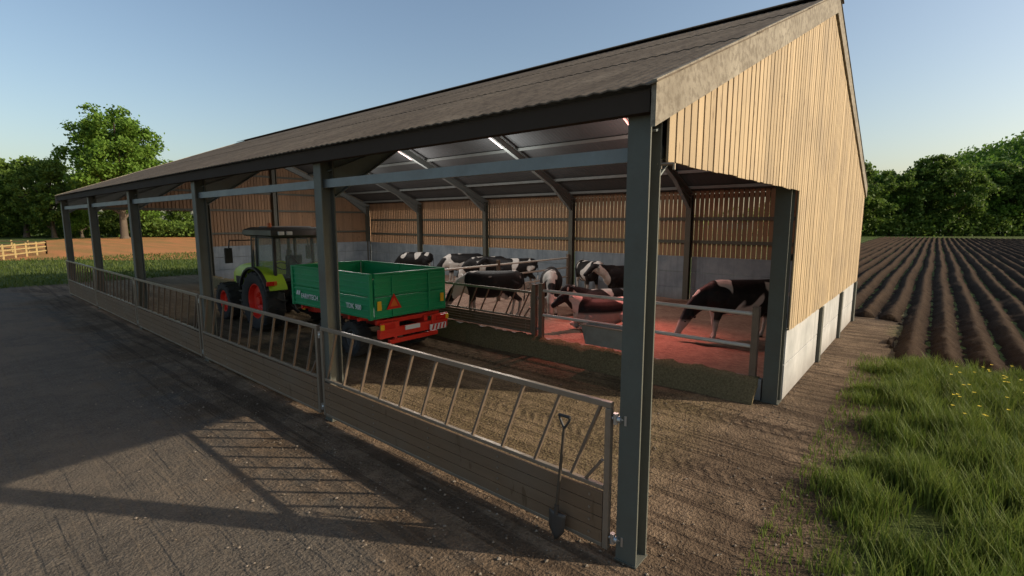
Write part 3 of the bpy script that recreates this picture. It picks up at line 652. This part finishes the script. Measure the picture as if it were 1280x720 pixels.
# ------------------------------------------------------------------ cows
def cowmesh(pose,name):
    m=MB()
    dz=-.55 if pose=='lie' else 0
    B=[(-1.0,1.15,.07,.12),(-.95,1.13,.2,.25),(-.8,1.12,.27,.31),(-.5,1.06,.32,.36),(-.1,1.0,.38,.42),(.25,1.0,.36,.42),(.5,1.03,.29,.4),(.72,1.08,.22,.33),(.85,1.1,.12,.2)]
    m.loft([(x,0,z+dz,ry,rz) for x,z,ry,rz in B],20)
    if pose=='graze': NK=[(.55,0,1.12,.2,.3),(.85,0,1.0,.15,.24),(1.08,0,.78,.11,.18),(1.22,0,.6,.1,.14)];HD=[(1.15,0,.68,.09,.11),(1.22,0,.58,.115,.13),(1.3,0,.44,.105,.12),(1.38,0,.3,.075,.085),(1.43,0,.19,.08,.075),(1.45,0,.13,.055,.05)];ear=(1.17,.62)
    elif pose=='stand': NK=[(.5,0,1.15,.2,.3),(.85,0,1.22,.15,.25),(1.12,0,1.33,.11,.18),(1.25,0,1.38,.1,.14)];HD=[(1.17,0,1.42,.09,.1),(1.27,0,1.4,.115,.125),(1.4,0,1.31,.105,.12),(1.54,0,1.2,.075,.085),(1.63,0,1.13,.08,.075),(1.68,0,1.09,.055,.05)];ear=(1.2,1.42)
    else: NK=[(.5,0,.62,.2,.3),(.8,0,.75,.15,.24),(1.0,0,.88,.11,.17),(1.12,0,.95,.1,.14)];HD=[(1.04,0,.99,.09,.1),(1.14,0,.97,.115,.125),(1.27,0,.9,.105,.12),(1.41,0,.8,.075,.085),(1.5,0,.74,.08,.075),(1.55,0,.7,.055,.05)];ear=(1.07,.99)
    m.loft(NK,16);m.loft(HD,16)
    for s in(-1,1):
        ex,ez=ear;m.loft([(ex,s*.08,ez,.03,.03),(ex-.03,s*.16,ez+.0,.03,.055),(ex-.05,s*.25,ez-.03,.02,.03)],8)
        if pose!='lie':
            y=s*.17;f=.06*s
            m.loft([(.55,y,1.0,.13,.17),(.52,y,.78,.1,.12),(.54+f,y,.5,.06,.07),(.55+f,y,.42,.058,.065),(.54+f*1.4,y,.17,.038,.042),(.57+f*1.5,y,.1,.05,.055),(.6+f*1.5,y,.0,.055,.07)],12)
            y=s*.19
            m.loft([(-.72,y*.9,1.08,.15,.24),(-.62,y,.86,.14,.19),(-.72,y,.66,.08,.1),(-.86-f,y,.52,.05,.075),(-.84-f,y,.42,.045,.05),(-.8-f,y,.17,.038,.042),(-.77-f,y,.1,.05,.055),(-.73-f,y,.0,.055,.07)],12)
        else:
            y=s*.22
            m.loft([(.5,y,.4,.12,.16),(.62,y*1.2,.22,.09,.1),(.85,y*1.2,.13,.06,.06),(.75,y*.8,.08,.05,.05),(.55,y*.8,.07,.045,.045)],12)
            m.loft([(-.7,y*.8,.5,.16,.24),(-.45,y*1.6,.34,.13,.16),(-.5,y*2.0,.16,.09,.09),(-.3,y*2.1,.1,.06,.06),(-.05,y*1.9,.07,.045,.045)],12)
    if pose!='lie':
        m.loft([(-.62,0,.72,.1,.08),(-.5,0,.66,.17,.15),(-.36,0,.7,.14,.12),(-.25,0,.76,.08,.06)],12)
        m.loft([(-.95,0,1.33,.04,.04),(-1.03,0,1.25,.03,.03),(-1.07,0,1.0,.022,.022),(-1.07,.02,.7,.022,.022),(-1.06,.03,.55,.035,.035),(-1.05,.03,.42,.02,.02)],8)
    else: m.loft([(-.95,0,.78,.04,.04),(-1.05,0,.6,.03,.03),(-1.1,.05,.3,.024,.024),(-1.12,.1,.1,.03,.03)],8)
    me=m.mesh(name+'_t',[COWB]);o=bpy.data.objects.new('t',me);COL.objects.link(o)
    r=o.modifiers.new('r','REMESH');r.mode='VOXEL';r.voxel_size=.023
    s_=o.modifiers.new('s','SMOOTH');s_.iterations=6;s_.factor=.5
    dg=bpy.context.evaluated_depsgraph_get();me2=bpy.data.meshes.new_from_object(o.evaluated_get(dg));bpy.data.objects.remove(o)
    me2.polygons.foreach_set('use_smooth',[True]*len(me2.polygons));me2.name=name;me2.materials.clear();me2.materials.append(COWB)
    h=HD[2];e=MB()
    for s in(-1,1): e.loft([(h[0]-.02,s*.093,h[2]+.05,.001,.001),(h[0]-.01,s*.095,h[2]+.045,.018,.018),(h[0]+.01,s*.095,h[2]+.035,.018,.018),(h[0]+.02,s*.093,h[2]+.03,.001,.001)],8)
    return me2,e.mesh(name+'_eyes',[EYE],40)
CM={p:cowmesh(p,'cow_'+p) for p in('graze','stand','lie')}
def cow(p,x,y,deg,s=1,label=None):
    me,e=CM[p]
    o=bpy.data.objects.new('cow',me);COL.objects.link(o);o.location=(x,y,.15);o.rotation_euler=(0,0,math.radians(deg));o.scale=(s,s,s)
    tag(o,label or {'graze':'black and white cow feeding with lowered head on straw','stand':'black and white dairy cow standing in the straw pen','lie':'black and white cow lying on the straw bedding'}[p],'cow','dairy cattle in the barn pen')
    child('eyes',e,o)
cow('graze',9.0,1.75,135,1.08,'mostly black cow with lowered head near the gable post')
cow('lie',8.0,5.0,150,1.0)
cow('stand',13.2,8.7,230,.98)
cow('stand',12.3,6.6,150,.98)
cow('graze',9.3,7.7,215,1.0)
cow('lie',9.8,6.2,150,.95)
cow('graze',7.3,8.6,140,1.02)
cow('graze',12.9,15.6,140,1.0);cow('graze',12.4,13.6,150,.98);cow('stand',12.4,11.9,140,.98)
cow('graze',12.9,19.2,120,.95)
# ------------------------------------------------------------------ trees
def leafcloud(C,nl,sp,size,rg):
    n=len(C)*nl;P=np.repeat(C,nl,0)+rg.normal(size=(n,3))*sp*np.array([1,1,.75])
    a=rg.normal(size=(n,3));a/=np.linalg.norm(a,axis=1)[:,None];bb=rg.normal(size=(n,3));bb-=a*(a*bb).sum(1)[:,None];bb/=np.linalg.norm(bb,axis=1)[:,None]
    s=size*rg.uniform(.6,1.3,(n,1));V=np.stack([P-a*s*.5,P+bb*s*.32,P+a*s*.5,P-bb*s*.32],1).reshape(-1,3)
    return V,np.arange(n*4),np.full(n,4)
def treemesh(seed,H,W,th,leaf,mat,ncl=150,nl=110,nlobe=10):
    rg=np.random.default_rng(seed);lob=[]
    ch=H-th
    for i in range(nlobe):
        t=(i+.5)/nlobe;zz=th+ch*(.12+.78*t);rad=W/2*math.sin(math.pi*(.18+.72*t))**.8*.62;an=i*2.4+rg.uniform(-.4,.4)
        lob.append((rad*math.cos(an),rad*math.sin(an),zz,W*.19*rg.uniform(.8,1.25)))
    lob.append((0,0,H-W*.2,W*.2));lob.append((0,0,th+ch*.5,W*.24))
    C=[]
    for i in range(ncl):
        l=lob[i%len(lob)];d=rg.normal(size=3);d/=np.linalg.norm(d);r=l[3]*rg.uniform(.6,1.08);C.append((l[0]+d[0]*r,l[1]+d[1]*r,l[2]+d[2]*r*.8))
    V,Fi,Lt=leafcloud(np.array(C),nl,W*.034,leaf,rg);cm=npmesh('crown',V,Fi,Lt,[mat])
    m=MB();r0=W*.028+.12
    m.loft([(0,0,-.1,r0*1.4,r0*1.4),(0,0,.6,r0,r0),(.1,.05,th,r0*.8,r0*.8),(0,.1,th+ch*.4,r0*.5,r0*.5),(0,0,H-W*.25,r0*.15,r0*.15)],10)
    for l in lob[:-2]:
        z_=max(th*.8,l[2]-W*.2);m.loft([(0,0,z_*.9,r0*.45,r0*.45),(l[0]*.5,l[1]*.5,z_+(l[2]-z_)*.35,r0*.3,r0*.3),(l[0],l[1],l[2],r0*.1,r0*.1)],7)
    return m.mesh('trunk',[BARK],50),cm
TM=[treemesh(1,21,17,4.5,.55,LEAF,250,100,13),treemesh(2,14,12,2,.55,LEAFD,150,80,9),treemesh(3,15,14,2.0,.6,LEAFD,160,80,10),treemesh(4,12,13,1.5,.6,LEAF,150,75,8),treemesh(5,17,13,2.2,.6,LEAFD,170,80,11)]
def fr(Fd,u):
    R=Fd*u;return (.763*Fd+.646*R-3.97,.646*Fd-.763*R-1.84)
def tree(k,xy,s,rot,label,group):
    E=empty('tree',(xy[0],xy[1],-.1),label,'tree',group,rot);E.scale=(s,s,s);child('trunk',TM[k][0],E);child('crown',TM[k][1],E)
tree(0,fr(92,-.775),1.08,.5,'tall broad-leaved tree with open light green crown','trees beyond the soil field')
GL='trees beyond the soil field'
for k,F_,u,s in((1,100,-.97,1.15),(4,96,-.915,.88),(4,105,-1.05,1.0),(3,98,-.86,.6),(3,104,-.72,.55),(1,108,-.66,.6),(3,112,-.6,.6),(2,110,-.53,.65),(1,112,-.45,.6),(2,98,-1.12,1.0),(1,104,-.79,.5)):
    tree(k,fr(F_,u),s,k+u*9,'dark leafy tree standing in the field hedgerow',GL)
GR='tree belt at the end of the ploughed field'
for k,F_,u,s in((2,108,.68,1.0),(3,116,.715,1.3),(1,112,.755,1.22),(4,112,.82,.98),(2,109,.875,1.12),(3,114,.92,1.3),(4,113,.965,.95),(1,110,1.02,1.15),(2,115,1.08,1.15),(4,112,1.15,.95),(3,117,1.22,1.2),(2,112,.62,1.0),(1,118,.55,1.0)):
    tree(k,fr(F_,u),s*(.95+.1*math.sin(u*40)),k*2+u*13,'green broad-leaved tree in a field-edge belt',GR)
rg=np.random.default_rng(11);C=[]
for i in range(800):
    u=rg.uniform(.5,1.35);x,y=fr(rg.uniform(107,112),u);C.append((x,y,rg.uniform(.2,4.0)))
for i in range(800):
    u=rg.uniform(-1.25,-.35);x,y=fr(rg.uniform(100,112),u);C.append((x,y,rg.uniform(.2,3.6+1.5*math.sin(u*31))))
V,Fi,Lt=leafcloud(np.array(C),36,.95,.7,rg);o=bpy.data.objects.new('hedge_undergrowth',npmesh('hedge_undergrowth',V,Fi,Lt,[LEAFD]));COL.objects.link(o);o['kind']='stuff'
hc=fr(260,1.2)
def hz(x,y): d2=((x-hc[0])**2+(y-hc[1])**2)/(105**2);return 46*math.exp(-d2)-.6
m=MB();n=40;vs=[(hc[0]-320+640*i/(n-1),hc[1]-320+640*j/(n-1)) for i in range(n) for j in range(n)]
m.add([(x,y,hz(x,y)) for x,y in vs],[(i*n+j,(i+1)*n+j,(i+1)*n+j+1,i*n+j+1) for i in range(n-1) for j in range(n-1)])
o=m.obj('hill',N('hill_grass').done((.05,.07,.02),.9),smooth=80);o['kind']='structure'
C=[]
while len(C)<2400:
    x,y=hc[0]+rg.normal()*75,hc[1]+rg.normal()*75
    C.append((x,y,hz(x,y)+rg.uniform(2,9)))
V,Fi,Lt=leafcloud(np.array(C),24,2.2,2.0,rg);o=bpy.data.objects.new('distant_wood',npmesh('distant_wood',V,Fi,Lt,[LEAF]));COL.objects.link(o);o['kind']='stuff'
# ------------------------------------------------------------------ grass
def blades(pts,hmin,hmax,w,rg):
    n=len(pts);h=rg.uniform(hmin,hmax,n)*pts[:,3];an=rg.uniform(0,6.283,n);le=rg.uniform(.05,.6,n)*h
    dx,dy=np.cos(an),np.sin(an);px_,py_=-dy,dx
    w_=w*rg.uniform(.6,1.3,n);P=pts[:,:3];Z=np.zeros(n)
    def at(t,wk): 
        c=P+np.stack([dx*le*t*t,dy*le*t*t,h*t*(1-.12*t)],1);o=np.stack([px_*w_*wk,py_*w_*wk,Z],1);return c-o,c+o
    a0,a1=at(0,1);b0,b1=at(.5,.8);c0,c1=at(1,0)
    V=np.stack([a0,a1,b1,b0,c0],1).reshape(-1,3);k=np.arange(n)[:,None]*5
    Fi=np.concatenate([k+np.array([[0,1,2,3]]),k+np.array([[3,2,4]])],1).ravel();Lt=np.tile([4,3],n);return V,Fi,Lt
rg=np.random.default_rng(21);pts=[]
tuft=[(rg.uniform(.5,9.7),rg.uniform(-8,-.9)) for _ in range(1500)]
for x,y in tuft:
    ed=-1.2+.28*math.sin(x*3.1)+.18*math.sin(x*7.3+1)-max(0,(1.6-x))*.5
    if 3.8<x<4.9: ed-=.75*math.sin((x-3.8)/1.1*math.pi)
    if y>ed: continue
    if math.sin(x*2.3+y*1.7)*math.sin(x*1.1-y*2.9)>.5 and rg.random()<.8: continue
    k=int(95 if y>-4.6 else 30);s=(.38+.45*min(1,(ed-y)/.5)*rg.uniform(.3,1.55))*(1 if x<7.5 else .8)
    for a in rg.normal(size=(k,2))*.09: pts.append((x+a[0],y+a[1],-.01,s))
for _ in range(12000):
    x,y=rg.uniform(0.3,10),rg.uniform(-1.6,-.75);
    if rg.random()<.25: pts.append((x,y,-.01,.28))
pts=np.array(pts);V,Fi,Lt=blades(pts,.2,.55,.0055,rg)
o=bpy.data.objects.new('long_grass',npmesh('long_grass',V,Fi,Lt,[GRASS]));COL.objects.link(o);o['kind']='stuff'
m=MB()
for i in range(70):
    x,y=rg.uniform(5.5,9.5),rg.uniform(-5.2,-2.2);z=rg.uniform(.28,.42)
    for k in range(5):
        a=k*1.257+x;m.add([(x,y,z),(x+.022*math.cos(a),y+.022*math.sin(a),z+.006),(x+.026*math.cos(a+.6),y+.026*math.sin(a+.6),z+.01),(x+.022*math.cos(a+1.1),y+.022*math.sin(a+1.1),z+.006)],[(0,1,2,3)])
o=m.obj('yellow_flowers',N('flower_petal').done((.8,.6,.03),.6));o['kind']='stuff'
q=rg.uniform(size=(30000,2));pts=np.stack([-14+54*q[:,0],31.3+24*q[:,1]**1.3,np.full(len(q),-.01),np.ones(len(q))],1)
V,Fi,Lt=blades(pts,.08,.28,.03,rg);o=bpy.data.objects.new('meadow_grass',npmesh('meadow_grass',V,Fi,Lt,[GRASSM]));COL.objects.link(o);o['kind']='stuff'
rg=np.random.default_rng(5);m=MB()
oct_=[(1,0,0),(-1,0,0),(0,1,0),(0,-1,0),(0,0,1),(0,0,-1)];of=[(0,2,4),(2,1,4),(1,3,4),(3,0,4),(2,0,5),(1,2,5),(3,1,5),(0,3,5)]
for i in range(5600):
    if rg.random()<.5: x,y=rg.normal(-.6,.9),rg.uniform(-2,12)
    else: x,y=rg.uniform(-3.2,9),rg.uniform(-1.6,1.5) if rg.random()<.6 else rg.uniform(-1,9)
    if x>4.6 and y>.3: continue
    s=.005+.018*rg.random()**3;k=rg.uniform(.6,1.3,(6,));m.add([(x+a[0]*s*k[j],y+a[1]*s*k[j],s*.3+a[2]*s*.6*k[j]) for j,a in enumerate(oct_)],of)
mg=N('stone');r=mg.n('ShaderNodeNewGeometry').outputs['Random Per Island'];GM=mg.done(mg.ramp(r,[(0,(.1,.075,.052)),(1,(.27,.22,.165))]),.9,spec=.2)
o=m.obj('gravel',GM);o['kind']='stuff'
def fence(p1,p2,n):
    E=empty('paddock_fence',(p1[0],p1[1],0),'pale timber post and rail paddock fence','fence','timber paddock fences')
    d=Vector((p2[0]-p1[0],p2[1]-p1[1],0))
    for i in range(n+1):
        q=d*(i/n);m=MB();m.box((0,0,.6),(.12,.12,1.3));m.obj('fence_post',RAILW,E,loc=q)
    for z in(.35,.75,1.12):
        m=MB();m.beam((0,0,z),d+Vector((0,0,z)),.05,.11);m.obj('fence_rail',RAILW,E)
a=fr(48,-.935);c=fr(37,-1.08);e=fr(56,-1.12);fence(a,c,6);fence(a,e,6);fence(c,fr(30,-1.3),5)
# ------------------------------------------------------------------ light
sd=Vector((.52,-.85,0)).normalized();el=math.radians(25.5);sv=Vector((sd.x*math.cos(el),sd.y*math.cos(el),math.sin(el)))
l=bpy.data.lights.new('sun','SUN');l.energy=5.0;l.angle=math.radians(.6);l.color=(1,.87,.70);o=bpy.data.objects.new('sun',l);COL.objects.link(o);o.rotation_euler=sv.to_track_quat('Z','Y').to_euler()
w=bpy.data.worlds.new('World');S.world=w;w.use_nodes=True;nt=w.node_tree;bg=nt.nodes['Background'];sk=nt.nodes.new('ShaderNodeTexSky');sk.sky_type='NISHITA';sk.sun_disc=False;sk.sun_elevation=el;sk.sun_rotation=math.atan2(sd.x,sd.y);sk.dust_density=2.2;sk.air_density=1.15;sk.ozone_density=1.0
nt.links.new(sk.outputs[0],bg.inputs[0]);bg.inputs[1].default_value=.15
# ------------------------------------------------------------------ camera
c=bpy.data.cameras.new('Camera');cam=bpy.data.objects.new('Camera',c);COL.objects.link(cam);S.camera=cam
c.sensor_width=36;c.lens=621.6/1280*36;c.clip_end=2000;c.clip_start=.05
if ZOOM: c.lens*=ZOOM[0];c.shift_x=(ZOOM[1]-640)/1280*ZOOM[0];c.shift_y=(360-ZOOM[2])/1280*ZOOM[0]
cam.location=(-3.97,-1.84,3.1);p=math.radians(7.6);h=math.radians(40.25)
cam.rotation_euler=(math.pi/2-p,0,h-math.pi/2)
